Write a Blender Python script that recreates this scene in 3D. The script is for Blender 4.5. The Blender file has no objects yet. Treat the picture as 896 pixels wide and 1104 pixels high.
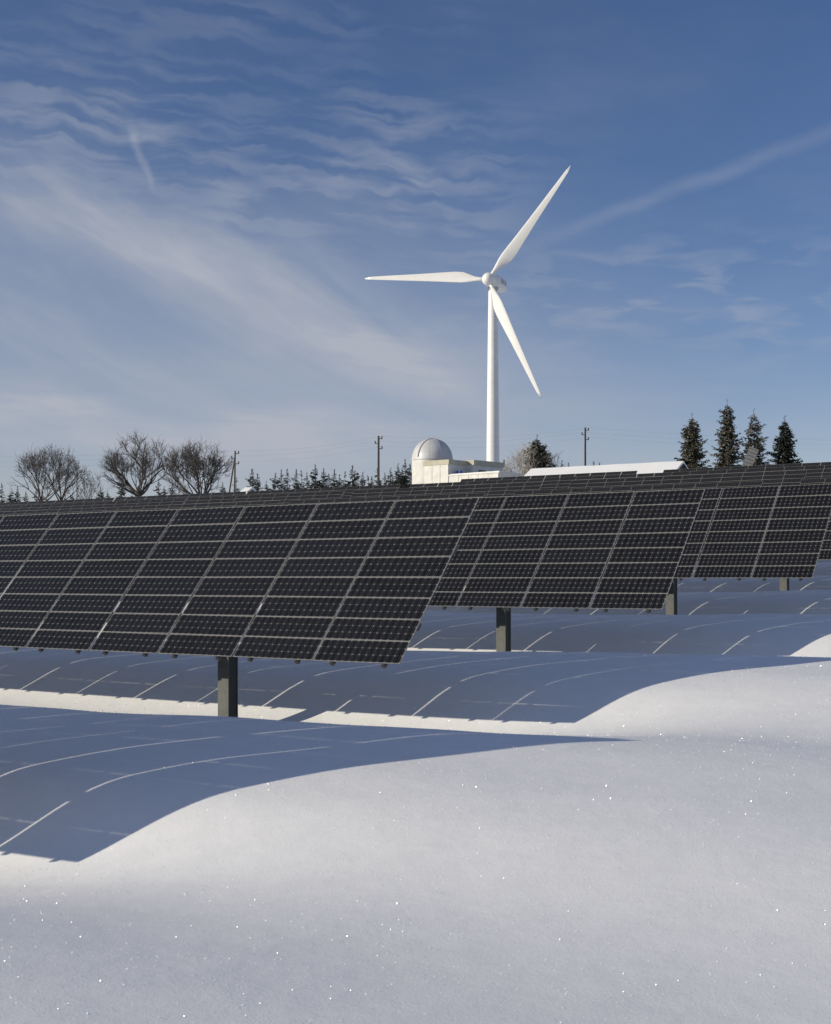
import bpy, math, random
import numpy as np
from mathutils import Vector, Matrix, noise

sc = bpy.context.scene
C = sc.collection
R = math.radians
random.seed(7)

# ------------------------------------------------------------------ camera
# the camera sits at the origin, looks along +Y and is level; a lens shift lifts the view
FPX = 1483.0                       # focal length in pixels of the 896x1104 photograph
cam = bpy.data.cameras.new('camera')
cam.sensor_fit = 'VERTICAL'
cam.sensor_height = 36.0
cam.lens = FPX / 1104 * 36.0
cam.shift_y = 70 / 1104
cam.clip_start = 0.1
cam.clip_end = 20000
camo = bpy.data.objects.new('camera', cam)
C.objects.link(camo)
camo.rotation_euler = (R(90), 0, 0)
sc.camera = camo

# ------------------------------------------------------------------ directions of the array rows
CA, SA = 0.567, 0.8237
NV = Vector((CA, SA, 0))           # uphill, square to the rows
EV = Vector((SA, -CA, 0))          # along the rows, to the right
YAW = math.atan2(EV.y, EV.x)

# ------------------------------------------------------------------ sun
SUN_EL, SUN_REL = R(19.0), R(41.5)
tr = NV * math.cos(SUN_REL) + EV * math.sin(SUN_REL)          # the way the light travels, in plan
to_sun = Vector((-tr.x * math.cos(SUN_EL), -tr.y * math.cos(SUN_EL), math.sin(SUN_EL)))
sl = bpy.data.lights.new('sun', 'SUN')
sl.energy = 4.0
sl.angle = R(0.65)
sl.color = (1.0, 0.905, 0.73)
so = bpy.data.objects.new('sun', sl)
C.objects.link(so)
so.rotation_euler = to_sun.to_track_quat('Z', 'Y').to_euler()
so.location = (-60, -20, 60)

# ------------------------------------------------------------------ view settings
sc.view_settings.view_transform = 'Standard'
sc.view_settings.look = 'None'
sc.view_settings.gamma = 1.0
sc.view_settings.exposure = 0.0
sc.view_settings.use_curve_mapping = False


# ------------------------------------------------------------------ node helper
class NT:
    def __init__(self, tree):
        self.t = tree
        tree.nodes.clear()

    def n(self, typ, **kw):
        nd = self.t.nodes.new(typ)
        for k, v in kw.items():
            setattr(nd, k, v)
        return nd

    def put(self, sock, v):
        if hasattr(v, 'is_output'):
            self.t.links.new(v, sock)
        elif isinstance(v, (tuple, list, Vector)):
            v = tuple(v)
            if sock.type == 'RGBA' and len(v) == 3:
                v = v + (1.0,)
            sock.default_value = v
        else:
            sock.default_value = v

    def m(self, op, a, b=0.0, c=0.0, clamp=False):
        nd = self.n('ShaderNodeMath', operation=op, use_clamp=clamp)
        for s, v in zip(nd.inputs, (a, b, c)):
            self.put(s, v)
        return nd.outputs[0]

    def vm(self, op, a, b=(0, 0, 0), out=0):
        nd = self.n('ShaderNodeVectorMath', operation=op)
        self.put(nd.inputs[0], a)
        if op == 'SCALE':
            self.put(nd.inputs['Scale'], b)
        else:
            self.put(nd.inputs[1], b)
        return nd.outputs['Value'] if op in ('DOT_PRODUCT', 'LENGTH') else nd.outputs[0]

    def ramp(self, v, a, b, lo=0.0, hi=1.0, smooth=True):
        nd = self.n('ShaderNodeMapRange', interpolation_type='SMOOTHSTEP' if smooth else 'LINEAR')
        for s, x in zip(nd.inputs[:5], (v, a, b, lo, hi)):
            self.put(s, x)
        return nd.outputs[0]

    def noise(self, vec, scale, detail=4.0, rough=0.5, dist=0.0, color=False):
        nd = self.n('ShaderNodeTexNoise')
        self.put(nd.inputs['Vector'], vec)
        nd.inputs['Scale'].default_value = scale
        nd.inputs['Detail'].default_value = detail
        nd.inputs['Roughness'].default_value = rough
        nd.inputs['Distortion'].default_value = dist
        return nd.outputs['Color'] if color else nd.outputs[0]

    def mix(self, f, a, b):
        nd = self.n('ShaderNodeMix', data_type='RGBA')
        self.put(nd.inputs[0], f)
        self.put(nd.inputs[6], a)
        self.put(nd.inputs[7], b)
        return nd.outputs[2]

    def bump(self, h, strength, dist):
        nd = self.n('ShaderNodeBump')
        nd.inputs['Strength'].default_value = strength
        nd.inputs['Distance'].default_value = dist
        self.put(nd.inputs['Height'], h)
        return nd.outputs[0]


def material(name, color=(0.5, 0.5, 0.5), rough=0.6, metal=0.0, spec=0.5, build=None):
    m = bpy.data.materials.new(name)
    m.use_nodes = True
    g = NT(m.node_tree)
    out = g.n('ShaderNodeOutputMaterial')
    b = g.n('ShaderNodeBsdfPrincipled')
    g.put(b.inputs['Base Color'], color)
    b.inputs['Roughness'].default_value = rough
    b.inputs['Metallic'].default_value = metal
    b.inputs['Specular IOR Level'].default_value = spec
    g.t.links.new(b.outputs[0], out.inputs[0])
    if build:
        build(g, b)
    return m


# ------------------------------------------------------------------ sky: clear winter blue under thin cirrus
def pdir(px, py):
    return Vector(((px - 448) / FPX, 1.0, (622 - py) / FPX)).normalized()


world = bpy.data.worlds.new('World')
sc.world = world
world.use_nodes = True
w = NT(world.node_tree)
wout = w.n('ShaderNodeOutputWorld')
bg = w.n('ShaderNodeBackground')
w.t.links.new(bg.outputs[0], wout.inputs[0])
sky = w.n('ShaderNodeTexSky', sky_type='NISHITA')
sky.sun_disc = False
sky.sun_elevation = SUN_EL
sky.sun_rotation = math.atan2(to_sun.x, to_sun.y)
sky.altitude = 1200
sky.air_density = 1.0
sky.dust_density = 0.25
sky.ozone_density = 2.2
tc = w.n('ShaderNodeTexCoord')
D = tc.outputs['Generated']
sep = w.n('ShaderNodeSeparateXYZ')
w.put(sep.inputs[0], D)
dz = sep.outputs[2]
# the cirrus deck seen as a plane high above
den = w.m('ADD', w.m('MAXIMUM', dz, 0.0), 0.10)
cmb = w.n('ShaderNodeCombineXYZ')
w.put(cmb.inputs[0], w.m('DIVIDE', sep.outputs[0], den))
w.put(cmb.inputs[1], w.m('DIVIDE', sep.outputs[1], den))
plane = cmb.outputs[0]
warp = w.vm('SCALE', w.vm('SUBTRACT', w.noise(D, 6.0, 4.0, 0.55, color=True), (0.5, 0.5, 0.5)), 0.09)
DW = w.vm('ADD', D, warp)
fine = w.vm('SCALE', w.vm('SUBTRACT', w.noise(D, 26.0, 3.0, 0.6, color=True), (0.5, 0.5, 0.5)), 0.02)
DF = w.vm('ADD', D, fine)
DT = w.vm('ADD', D, w.vm('SCALE', fine, 0.4))
n_soft = w.noise(plane, 1.3, 5.0, 0.6)


def dirnoise(deg, along, across, detail=4.0, rough=0.55, dist=0.3, vec=None):
    """noise drawn out along a line that falls to the right by deg"""
    c_, s_ = math.cos(R(deg)), math.sin(R(deg))
    v = vec if vec is not None else D
    cb = w.n('ShaderNodeCombineXYZ')
    w.put(cb.inputs[0], w.m('MULTIPLY', w.vm('DOT_PRODUCT', v, (c_, 0, -s_)), along))
    w.put(cb.inputs[1], w.m('MULTIPLY', w.vm('DOT_PRODUCT', v, (0, 1, 0)), along))
    w.put(cb.inputs[2], w.m('MULTIPLY', w.vm('DOT_PRODUCT', v, (s_, 0, c_)), across))
    return w.noise(cb.outputs[0], 1.0, detail, rough, dist)


fib = dirnoise(27, 5.0, 26.0, 6.0, 0.58, 0.5)
fib2 = dirnoise(3, 7.0, 55.0, 6.0, 0.58, 0.4)


def streak(vec, a, b, width, reach=None):
    """soft band of cloud along the great circle from a to b (1 on the axis)"""
    a, b = pdir(*a), pdir(*b)
    nrm = a.cross(b).normalized()
    mid = (a + b).normalized()
    t = nrm.cross(mid).normalized()
    half = a.angle(b) / 2
    d = w.m('ABSOLUTE', w.vm('DOT_PRODUCT', vec, nrm))
    across = w.ramp(d, 0.0, width, 1.0, 0.0)
    al = w.m('ABSOLUTE', w.vm('DOT_PRODUCT', vec, t))
    along = w.ramp(al, half * 0.45, half * (reach or 1.15), 1.0, 0.0)
    front = w.ramp(w.vm('DOT_PRODUCT', vec, mid), 0.2, 0.5)
    return w.m('MULTIPLY', w.m('MULTIPLY', across, along), front)


def add(*xs):
    r = xs[0]
    for x in xs[1:]:
        r = w.m('ADD', r, x)
    return r


def mul(a, b):
    return w.m('MULTIPLY', a, b)


fibm = w.ramp(fib, 0.30, 0.72)
fib2m = w.ramp(fib2, 0.36, 0.70)
# ripples of altocumulus, in rows
rip = dirnoise(5, 17.0, 118.0, 2.5, 0.45, 0.2, w.vm('ADD', D, fine))
ripple = w.ramp(rip, 0.38, 0.68)
rip_mask = w.ramp(w.noise(D, 9.0, 2.0, 0.5), 0.36, 0.58)
rip_zone = w.m('MAXIMUM', streak(DW, (-150, 85), (560, 205), 0.085, 1.3), mul(streak(DW, (-100, 20), (500, 30), 0.035, 1.4), 0.35))
c_rip = mul(mul(ripple, w.m('MULTIPLY_ADD', rip_mask, 0.55, 0.45)), mul(rip_zone, 0.38))
rip2 = w.ramp(dirnoise(5, 10.0, 95.0, 3.0, 0.5, 0.5), 0.42, 0.66)
c_rip2 = mul(mul(rip2, streak(DW, (360, 350), (470, 405), 0.030, 1.5)), 0.26)
c_bright = mul(streak(DW, (20, 190), (330, 330), 0.050, 1.6), w.m('MULTIPLY_ADD', fibm, 0.26, 0.32))
c_bright2 = mul(streak(DW, (300, 340), (520, 430), 0.045, 1.5), w.m('MULTIPLY_ADD', fibm, 0.14, 0.16))
c_veil = mul(streak(DW, (-400, 300), (600, 460), 0.20, 1.5), w.m('MULTIPLY_ADD', fibm, 0.20, 0.37))
c_low = mul(w.ramp(dz, 0.02, 0.20, 1.0, 0.0), w.m('MULTIPLY_ADD', fib2m, 0.18, 0.22))
c_band = mul(streak(DW, (-200, 425), (420, 475), 0.028, 1.3), w.m('MULTIPLY_ADD', fib2m, 0.40, 0.20))
c_trail = mul(streak(DT, (575, 262), (960, 118), 0.0085, 1.6), w.m('MULTIPLY_ADD', fib2m, 0.08, 0.12))
c_wisp = mul(streak(DF, (142, 132), (163, 200), 0.0045, 1.4), 0.22)
puffs = w.ramp(dirnoise(2, 24.0, 90.0, 3.0, 0.5, 0.5), 0.42, 0.68)
c_right = mul(mul(streak(DW, (500, 330), (1150, 330), 0.060, 1.4), puffs), 0.26)
c_all = add(mul(w.ramp(n_soft, 0.40, 0.80), 0.12), mul(w.ramp(dz, 0.36, 0.60), w.m('MULTIPLY_ADD', w.ramp(n_soft, 0.3, 0.7), 0.20, 0.08)))
cover = w.m('MINIMUM', add(c_rip, c_rip2, c_bright, c_bright2, c_veil, c_low, c_band, c_trail, c_wisp, c_right, c_all), 0.92)
gam = w.n('ShaderNodeGamma')
w.put(gam.inputs[0], w.vm('MULTIPLY', sky.outputs[0], (1.17, 1.0, 1.05)))
gam.inputs[1].default_value = 1.0
hs = w.n('ShaderNodeHueSaturation')
hs.inputs['Saturation'].default_value = 1.2
hs.inputs['Value'].default_value = 1.0
w.put(hs.inputs['Color'], gam.outputs[0])
w.put(bg.inputs[0], w.mix(cover, hs.outputs[0], (5.1, 5.4, 6.15)))
bg.inputs[1].default_value = 0.085


# ------------------------------------------------------------------ mesh helpers
class MB:
    """collects pieces that become ONE mesh object"""
    def __init__(self):
        self.v, self.f, self.mi = [], [], []

    def add(self, vs, fs, mi=0):
        o = len(self.v)
        self.v += [tuple(x) for x in vs]
        self.f += [tuple(i + o for i in f) for f in fs]
        self.mi += [mi] * len(fs)

    def box(self, c, s, mi=0, M=None, bev=0.0):
        hx, hy, hz = s[0] / 2, s[1] / 2, s[2] / 2
        if bev > 0:
            b = min(bev, hx * .8, hy * .8)
            ring = [(-hx + b, -hy), (hx - b, -hy), (hx, -hy + b), (hx, hy - b), (hx - b, hy), (-hx + b, hy), (-hx, hy - b), (-hx, -hy + b)]
        else:
            ring = [(-hx, -hy), (hx, -hy), (hx, hy), (-hx, hy)]
        k = len(ring)
        vs = [Vector((x, y, -hz)) for x, y in ring] + [Vector((x, y, hz)) for x, y in ring]
        if M is not None:
            vs = [M @ x for x in vs]
        vs = [x + Vector(c) for x in vs]
        fs = [tuple(range(k))[::-1], tuple(range(k, 2 * k))] + [(i, (i + 1) % k, (i + 1) % k + k, i + k) for i in range(k)]
        self.add(vs, fs, mi)

    def tube(self, pts, rad, k=8, mi=0, caps=True):
        pts = [Vector(p) for p in pts]
        rad = rad if isinstance(rad, (list, tuple)) else [rad] * len(pts)
        vs, fs = [], []
        for i, p in enumerate(pts):
            t = (pts[min(i + 1, len(pts) - 1)] - pts[max(i - 1, 0)]).normalized()
            u = t.orthogonal().normalized() if i == 0 else (u - t * u.dot(t)).normalized()
            v = t.cross(u)
            for j in range(k):
                a = 2 * math.pi * j / k
                vs.append(p + (u * math.cos(a) + v * math.sin(a)) * rad[i])
        for i in range(len(pts) - 1):
            for j in range(k):
                a, b = i * k + j, i * k + (j + 1) % k
                fs.append((a, b, b + k, a + k))
        if caps:
            fs.append(tuple(range(k))[::-1])
            fs.append(tuple(range((len(pts) - 1) * k, len(pts) * k)))
        self.add(vs, fs, mi)

    def lathe(self, prof, k=32, c=(0, 0, 0), mi=0):
        vs, fs = [], []
        for r, z in prof:
            for j in range(k):
                a = 2 * math.pi * j / k
                vs.append((c[0] + r * math.cos(a), c[1] + r * math.sin(a), c[2] + z))
        for i in range(len(prof) - 1):
            for j in range(k):
                a, b = i * k + j, i * k + (j + 1) % k
                fs.append((a, b, b + k, a + k))
        fs.append(tuple(range(k))[::-1])
        fs.append(tuple(range((len(prof) - 1) * k, len(prof) * k)))
        self.add(vs, fs, mi)

    def mesh(self, name, mats, smooth=False):
        me = bpy.data.meshes.new(name)
        me.from_pydata(self.v, [], self.f)
        for m in (mats if isinstance(mats, (list, tuple)) else [mats]):
            me.materials.append(m)
        if any(self.mi):
            me.polygons.foreach_set('material_index', self.mi)
        if smooth:
            me.polygons.foreach_set('use_smooth', [True] * len(me.polygons))
        me.update()
        return me

    def build(self, name, mats, parent=None, smooth=False, angle=None):
        me = self.mesh(name, mats, smooth)
        if angle:
            me.set_sharp_from_angle(angle=R(angle))
        return link(name, me, parent)


def link(name, me, parent=None):
    o = bpy.data.objects.new(name, me)
    C.objects.link(o)
    if parent is not None:
        o.parent = parent
    return o


def thing(name, label, cat, loc=(0, 0, 0), rz=0.0, group=None):
    o = bpy.data.objects.new(name, None)
    o.empty_display_size = 0.3
    C.objects.link(o)
    o.location = loc
    o.rotation_euler = (0, 0, rz)
    return tag(o, label, cat, group)


def tag(o, label, cat, group=None, kind=None):
    if label:
        o['label'] = label
    if cat:
        o['category'] = cat
    if group:
        o['group'] = group
    if kind:
        o['kind'] = kind
    return o


def sstep(a, b, x):
    t = np.clip((x - a) / (b - a), 0, 1)
    return t * t * (3 - 2 * t)


# ------------------------------------------------------------------ array layout
TILT = R(49.0)
PITCH_X, PITCH_Y = 1.30, 0.331         # module spacing along the row / up the slope
NX, NY = 12, 8
TW, TL = PITCH_X * NX, PITCH_Y * NY
TC, TS = TL * math.cos(TILT), TL * math.sin(TILT)
E_END = -9.1                           # right ends of the first file of tables
FILE = 17.7                            # spacing of the files along the rows
ROW_P = {k: 12.92 + 7.2 * (k - 1) for k in range(0, 13)}
ROW_Z = {0: -1.49, 1: -1.0, 2: -0.514, 3: -0.02, 4: 0.44, 5: 0.92, 6: 1.40, 7: 1.87, 8: 2.40, 9: 3.24, 10: 4.25, 11: 5.14, 12: 5.94}

# ------------------------------------------------------------------ snow ground
LP = [-400, -60, -8.7, -1.5, 5.72, 12.92, 20.12, 27.32, 34.5] + [ROW_P[k] for k in range(5, 13)] + [105, 150, 260, 500, 1500, 6000]
LZ = [-16, -5.4, -2.85, -2.46, -2.05, -1.63, -1.22, -0.80, -0.40] + [ROW_Z[k] - 0.86 for k in range(5, 13)] + [5.7, 6.2, 6.0, 2.0, -20, -120]
TROUGH_H, CREST_H = -0.50, 0.225


def vnoise(x, y, seed):
    """smooth value noise"""
    xi, yi = np.floor(x).astype(np.int64), np.floor(y).astype(np.int64)
    xf, yf = x - xi, y - yi

    def h(a, b):
        n = (a * 374761393 + b * 668265263 + seed * 1442695041) & 0x7fffffff
        n = ((n ^ (n >> 13)) * 1274126177) & 0x7fffffff
        n = (n ^ (n >> 16)) & 0xffff
        return n / 65535.0
    u, v = xf * xf * xf * (xf * (xf * 6 - 15) + 10), yf * yf * yf * (yf * (yf * 6 - 15) + 10)
    return (h(xi, yi) * (1 - u) + h(xi + 1, yi) * u) * (1 - v) + (h(xi, yi + 1) * (1 - u) + h(xi + 1, yi + 1) * u) * v - 0.5


def ground(x, y):
    x, y = np.asarray(x, float), np.asarray(y, float)
    p, e = CA * x + SA * y, SA * x - CA * y
    # smoothed broken line up the hill
    z = sum(np.interp(p + d, LP, LZ) for d in (-2.4, -1.2, 0, 1.2, 2.4)) / 5
    wob = 0.3 * vnoise(e / 9.0, p / 40.0, 3)
    q = np.mod(p + wob - ROW_P[1] - 1.0, 7.2) + 1.0            # 1.0 = the hollow below a lower edge

    def cosine(t):
        return 0.5 - 0.5 * np.cos(np.pi * np.clip(t, 0, 1))
    crest = cosine((q - 1.0) / 2.8) * (1 - cosine((q - 4.9) / 3.3))
    hollow = np.maximum(1 - cosine((q - 1.0) / 1.8), cosine((q - 5.4) / 2.8))
    z = z + 0.035 * np.exp(-((p - 12.2) / 0.9) ** 2 / 2 - ((e + 5.2) / 1.6) ** 2 / 2)
    a_c = (0.30 + 0.70 * (1 - sstep(-7.0, 0.0, e))) * (0.5 + 0.5 * sstep(-13.5, -9.0, e))
    a_h = 0.04 + 0.96 * (1 - sstep(-10.5, -4.8, e))
    a = sstep(-1.0, 4.0, p) * (1 - sstep(96, 104, p))
    z = z + a * (CREST_H * a_c * crest + TROUGH_H * a_h * hollow)
    far = sstep(60, 140, np.hypot(x, y))
    z = z + 0.05 * vnoise(x / 3.1, y / 3.1, 1) + 0.02 * vnoise(x / 1.15 + 5, y / 1.15, 2)
    z = z + far * 3.0 * vnoise(x / 160.0, y / 160.0, 9) * sstep(150, 300, np.hypot(x, y))
    return z


def gz(x, y):
    return float(ground(np.array([x]), np.array([y]))[0])


def pe(p, e):
    return Vector((CA * p + SA * e, SA * p - CA * e, 0))


def snow_mat(g, b):
    geo = g.n('ShaderNodeNewGeometry')
    pos = geo.outputs['Position']
    n1 = g.noise(pos, 60.0, 5.0, 0.62)
    n2 = g.noise(pos, 150.0, 3.0, 0.6)
    n3 = g.noise(pos, 3.0, 5.0, 0.6)
    g.put(b.inputs['Base Color'], g.mix(g.ramp(n3, 0.3, 0.7), (0.83, 0.835, 0.835), (0.865, 0.868, 0.865)))
    h = g.m('MULTIPLY_ADD', n1, 0.0030, g.m('MULTIPLY_ADD', n2, 0.0024, g.m('MULTIPLY', n3, 0.016)))
    g.put(b.inputs['Normal'], g.bump(h, 0.55, 1.0))


M_SNOW = material('snow', (0.85, 0.86, 0.88), 0.55, spec=0.25, build=snow_mat)

gx = np.sinh(np.linspace(-1, 1, 561) * 8.8) / math.sinh(8.8)
xs = gx * 6000
gy = np.linspace(0, 1, 641)
ky = 7.4
ys = -300 + 0 * gy
s0 = np.linspace(-4.2, 7.6, 641)
ys = 9.0 + np.sinh(s0) * 6.2
ys = ys[ys > -220]
# even spacing where the camera looks closely
xs = np.concatenate([-np.geomspace(16, 6000, 130)[::-1], np.linspace(-15.9, 15.9, 290), np.geomspace(16, 6000, 130)])
ys = np.concatenate([np.linspace(-400, 0, 40), np.linspace(0.5, 40, 420), np.geomspace(40.2, 6000, 190)])
XX, YY = np.meshgrid(xs, ys)
ZZ = ground(XX, YY)
nvx, nvy = len(xs), len(ys)
me = bpy.data.meshes.new('snow_field')
me.vertices.add(nvx * nvy)
me.vertices.foreach_set('co', np.stack([XX, YY, ZZ], -1).ravel())
ii = (np.arange(nvy - 1)[:, None] * nvx + np.arange(nvx - 1)[None, :]).ravel()
quads = np.stack([ii, ii + 1, ii + 1 + nvx, ii + nvx], -1)
me.loops.add(quads.size)
me.loops.foreach_set('vertex_index', quads.ravel())
me.polygons.add(len(quads))
me.polygons.foreach_set('loop_start', np.arange(len(quads)) * 4)
me.polygons.foreach_set('loop_total', np.full(len(quads), 4))
me.polygons.foreach_set('use_smooth', np.ones(len(quads), bool))
me.materials.append(M_SNOW)
me.update(calc_edges=True)
tag(link('snow_ground', me), 'smooth wind blown snow covering the hillside', None, kind='structure')

# ------------------------------------------------------------------ materials of built things
def weather(c1, c2, scale, bump=0.0):
    def f(g, b):
        t = g.n('ShaderNodeTexCoord')
        n = g.noise(t.outputs['Object'], scale, 6.0, 0.65)
        g.put(b.inputs['Base Color'], g.mix(g.ramp(n, 0.3, 0.7), c1, c2))
        if bump:
            g.put(b.inputs['Normal'], g.bump(n, 0.6, bump))
    return f


M_FRAME = material('aluminium_frame', (0.42, 0.42, 0.40), 0.5, 0.2, build=weather((0.22, 0.22, 0.205), (0.31, 0.305, 0.285), 6))
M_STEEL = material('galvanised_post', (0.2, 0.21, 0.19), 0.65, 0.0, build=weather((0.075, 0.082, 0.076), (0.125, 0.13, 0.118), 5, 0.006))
M_DARKSTEEL = material('dark_pipe', (0.06, 0.06, 0.06), 0.6, build=weather((0.04, 0.04, 0.04), (0.10, 0.095, 0.09), 9))

M_POST_SHADE = material('post_shade_black', (0.018, 0.02, 0.018), 0.6)  # shade inside the post hollow, put in as a near-black colour


def cells(g, b):
    """monocrystalline cells with cut corners, 12 x 3 to a module"""
    t = g.n('ShaderNodeTexCoord')
    s = g.n('ShaderNodeSeparateXYZ')
    g.put(s.inputs[0], t.outputs['Object'])
    cw, ch = 1.241 / 12, 0.306 / 3
    fx = g.m('DIVIDE', g.m('ADD', s.outputs[0], 1.241 / 2), cw)
    fy = g.m('DIVIDE', g.m('ADD', s.outputs[1], 0.306 / 2), ch)
    rx = g.m('SUBTRACT', fx, g.m('ROUND', fx))            # signed distance to the nearest cell joint
    ry = g.m('SUBTRACT', fy, g.m('ROUND', fy))
    ax, ay = g.m('ABSOLUTE', rx), g.m('ABSOLUTE', ry)
    corner = g.m('LESS_THAN', g.m('ADD', ax, ay), 0.135)
    gap = g.m('LESS_THAN', g.m('MINIMUM', g.m('MULTIPLY', ax, 0.55), ay), 0.016)
    bus = g.m('LESS_THAN', g.m('ABSOLUTE', g.m('SUBTRACT', ax, 0.25)), 0.020)
    cellid = g.n('ShaderNodeCombineXYZ')
    g.put(cellid.inputs[0], g.m('FLOOR', fx))
    g.put(cellid.inputs[1], g.m('FLOOR', fy))
    oi = g.n('ShaderNodeObjectInfo')
    g.put(cellid.inputs[2], g.m('MULTIPLY', oi.outputs['Random'], 91.0))
    wn = g.n('ShaderNodeTexWhiteNoise')
    g.put(wn.inputs['Vector'], cellid.outputs[0])
    base = g.mix(wn.outputs[0], (0.0042, 0.005, 0.0068), (0.0085, 0.0095, 0.0125))
    base = g.mix(g.m('MULTIPLY', oi.outputs['Random'], 0.35), base, (0.012, 0.013, 0.019))
    c = g.mix(g.m('MULTIPLY', bus, 0.45), base, (0.12, 0.12, 0.125))
    c = g.mix(g.m('MULTIPLY', gap, 0.75), c, (0.10, 0.10, 0.10))
    c = g.mix(corner, c, (0.20, 0.20, 0.21))
    g.put(b.inputs['Base Color'], c)


M_CELL = material('solar_cells', (0.02, 0.02, 0.03), 0.30, spec=0.10, build=cells)

# ------------------------------------------------------------------ one solar module, shared by all
mw, mh, md = 1.274, 0.3268, 0.011
mm = MB()
fb = 0.0062
mm.box((0, -mh / 2 + fb / 2, -md / 2), (mw, fb, md), 0)
mm.box((0, mh / 2 - fb / 2, -md / 2), (mw, fb, md), 0)
mm.box((-mw / 2 + fb / 2, 0, -md / 2), (fb, mh - 2 * fb, md), 0)
mm.box((mw / 2 - fb / 2, 0, -md / 2), (fb, mh - 2 * fb, md), 0)
gx0, gy0 = mw / 2 - fb, mh / 2 - fb
mm.add([(-gx0, -gy0, -0.003), (gx0, -gy0, -0.003), (gx0, gy0, -0.003), (-gx0, gy0, -0.003)], [(0, 1, 2, 3)], 1)
mm.add([(-gx0, -gy0, -0.008), (gx0, -gy0, -0.008), (gx0, gy0, -0.008), (-gx0, gy0, -0.008)], [(3, 2, 1, 0)], 0)
MODULE = mm.mesh('solar_module', [M_FRAME, M_CELL])
rf = MB()
rf.tube([(0, -TL / 2 - 0.01, 0), (0, TL / 2 + 0.035, 0)], 0.036, 8)
RAFTER = rf.mesh('rafter', M_DARKSTEEL, True)
RAFTER.set_sharp_from_angle(angle=R(40))
bm_ = MB()
bm_.box((0, 0, 0), (TW - 0.3, 0.10, 0.12))
BEAM = bm_.mesh('beam', M_STEEL)
POSTS = {}
hd_ = MB()
hd_.box((0, 0, 0), (0.26, 1.30, 0.014))
for sx in (-0.1, 0.1):
    hd_.box((sx, 0, -0.06), (0.012, 0.34, 0.11))
HEAD = hd_.mesh('head_plate', M_STEEL)


def solar_array(k, j, label, group, detail=True):
    p, zb = ROW_P[k], ROW_Z[k]
    e = E_END - j * FILE - TW / 2
    if k == 0:
        e -= 0.45
    if k >= 9 and j > 2:            # the far tables at left stand almost end to end
        e = E_END - 2 * FILE - TW - 0.9 - (j - 3) * (TW + 0.15) - TW / 2
    rnd = random.Random(k * 31 + j)
    if k >= 9:
        zb += rnd.uniform(-0.05, 0.05) if j < 3 else rnd.uniform(-.02, .02)
    c = pe(p + TC / 2, e)
    g0 = gz(c.x, c.y)
    t = thing('solar_array', label, 'solar panels', (c.x, c.y, g0), YAW, group)
    zc = zb + TS / 2 - g0
    rot = (TILT, 0, 0)
    up = Vector((0, math.cos(TILT), math.sin(TILT)))
    nr = Vector((0, -math.sin(TILT), math.cos(TILT)))
    for a in range(NX):
        jx = rnd.uniform(-.007, .007)
        for b in range(NY):
            o = bpy.data.objects.new('solar_module', MODULE)
            o.parent = t
            jy = rnd.uniform(-.0015, .0015)
            o.location = Vector(((a + .5) * PITCH_X - TW / 2 + jx, 0, zc)) + up * ((b + .5) * PITCH_Y - TL / 2 + jy)
            o.rotation_euler = (TILT + rnd.uniform(-.007, .007), rnd.uniform(-.005, .005), 0)
            C.objects.link(o)
    for yy in (-0.62, 0.62):
        o = link('beam', BEAM, t)
        o.location = Vector((0, 0, zc)) + up * yy - nr * 0.150
        o.rotation_euler = rot
    if detail:
        for a in range(NX):
            for s in (0.27, PITCH_X - 0.27):
                o = link('rafter', RAFTER, t)
                o.location = Vector((a * PITCH_X + s - TW / 2, 0, zc)) - nr * 0.052
                o.rotation_euler = rot
    for xx in (TW / 2 - 3.45, -TW / 2 + 3.45):
        wp = c + EV * xx
        foot = gz(wp.x, wp.y) - g0 - 0.6
        top = zc - 0.34
        key = round(top - foot, 2)
        if key not in POSTS:
            pm = MB()
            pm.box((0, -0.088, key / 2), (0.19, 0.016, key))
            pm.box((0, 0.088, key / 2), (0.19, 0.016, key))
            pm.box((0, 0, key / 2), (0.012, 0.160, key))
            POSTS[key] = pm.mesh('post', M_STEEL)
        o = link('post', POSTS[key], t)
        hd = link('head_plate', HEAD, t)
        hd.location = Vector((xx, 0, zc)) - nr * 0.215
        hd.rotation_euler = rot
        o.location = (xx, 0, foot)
        if detail:                      # black filler added to stand in for shade in the post's hollow
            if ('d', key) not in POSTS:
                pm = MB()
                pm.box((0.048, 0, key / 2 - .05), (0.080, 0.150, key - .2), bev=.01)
                POSTS['d', key] = pm.mesh('post_shade', M_POST_SHADE)
            link('post_shade', POSTS['d', key], o)
    return t


NEAR = 'solar arrays in rows on the snowy slope'
solar_array(0, 0, 'solar array out of frame on the left that shades the foreground snow', NEAR)
solar_array(1, 0, 'nearest and largest solar array, tilted dark panels across the left half of the snow', NEAR)
solar_array(2, 0, 'second solar array from the front, its post standing in snow at the middle right', NEAR)
solar_array(3, 0, 'third solar array from the front, right of the second, with cells still readable', NEAR)
solar_array(4, 0, 'fourth solar array from the front, only a dark corner showing at the right edge', NEAR)
ordn = {3: 'third', 4: 'fourth', 5: 'fifth', 6: 'sixth', 7: 'seventh', 8: 'eighth'}
filen = ['right end', 'second from right', 'third from right']
for k in range(4, 9):
    for j in ((0, 1) if k < 6 else (0, 1, 2)):
        if k == 4 and j == 0:
            continue
        solar_array(k, j, f'mostly hidden solar array in the {ordn[k]} row, {filen[j]} of its row', NEAR, detail=False)
marks = [(0, 'left of the twin trunked bare tree'), (150, 'below the two fan shaped bare trees'), (290, 'below the leaning braced pole'),
         (400, 'below the small spruces and upright pole'), (480, 'below the white observatory'), (590, 'below the left end of the snowy barn'),
         (720, 'below the right end of the snowy barn'), (810, 'below the four tall spruces'), (900, 'at the right edge of the photo')]
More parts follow.
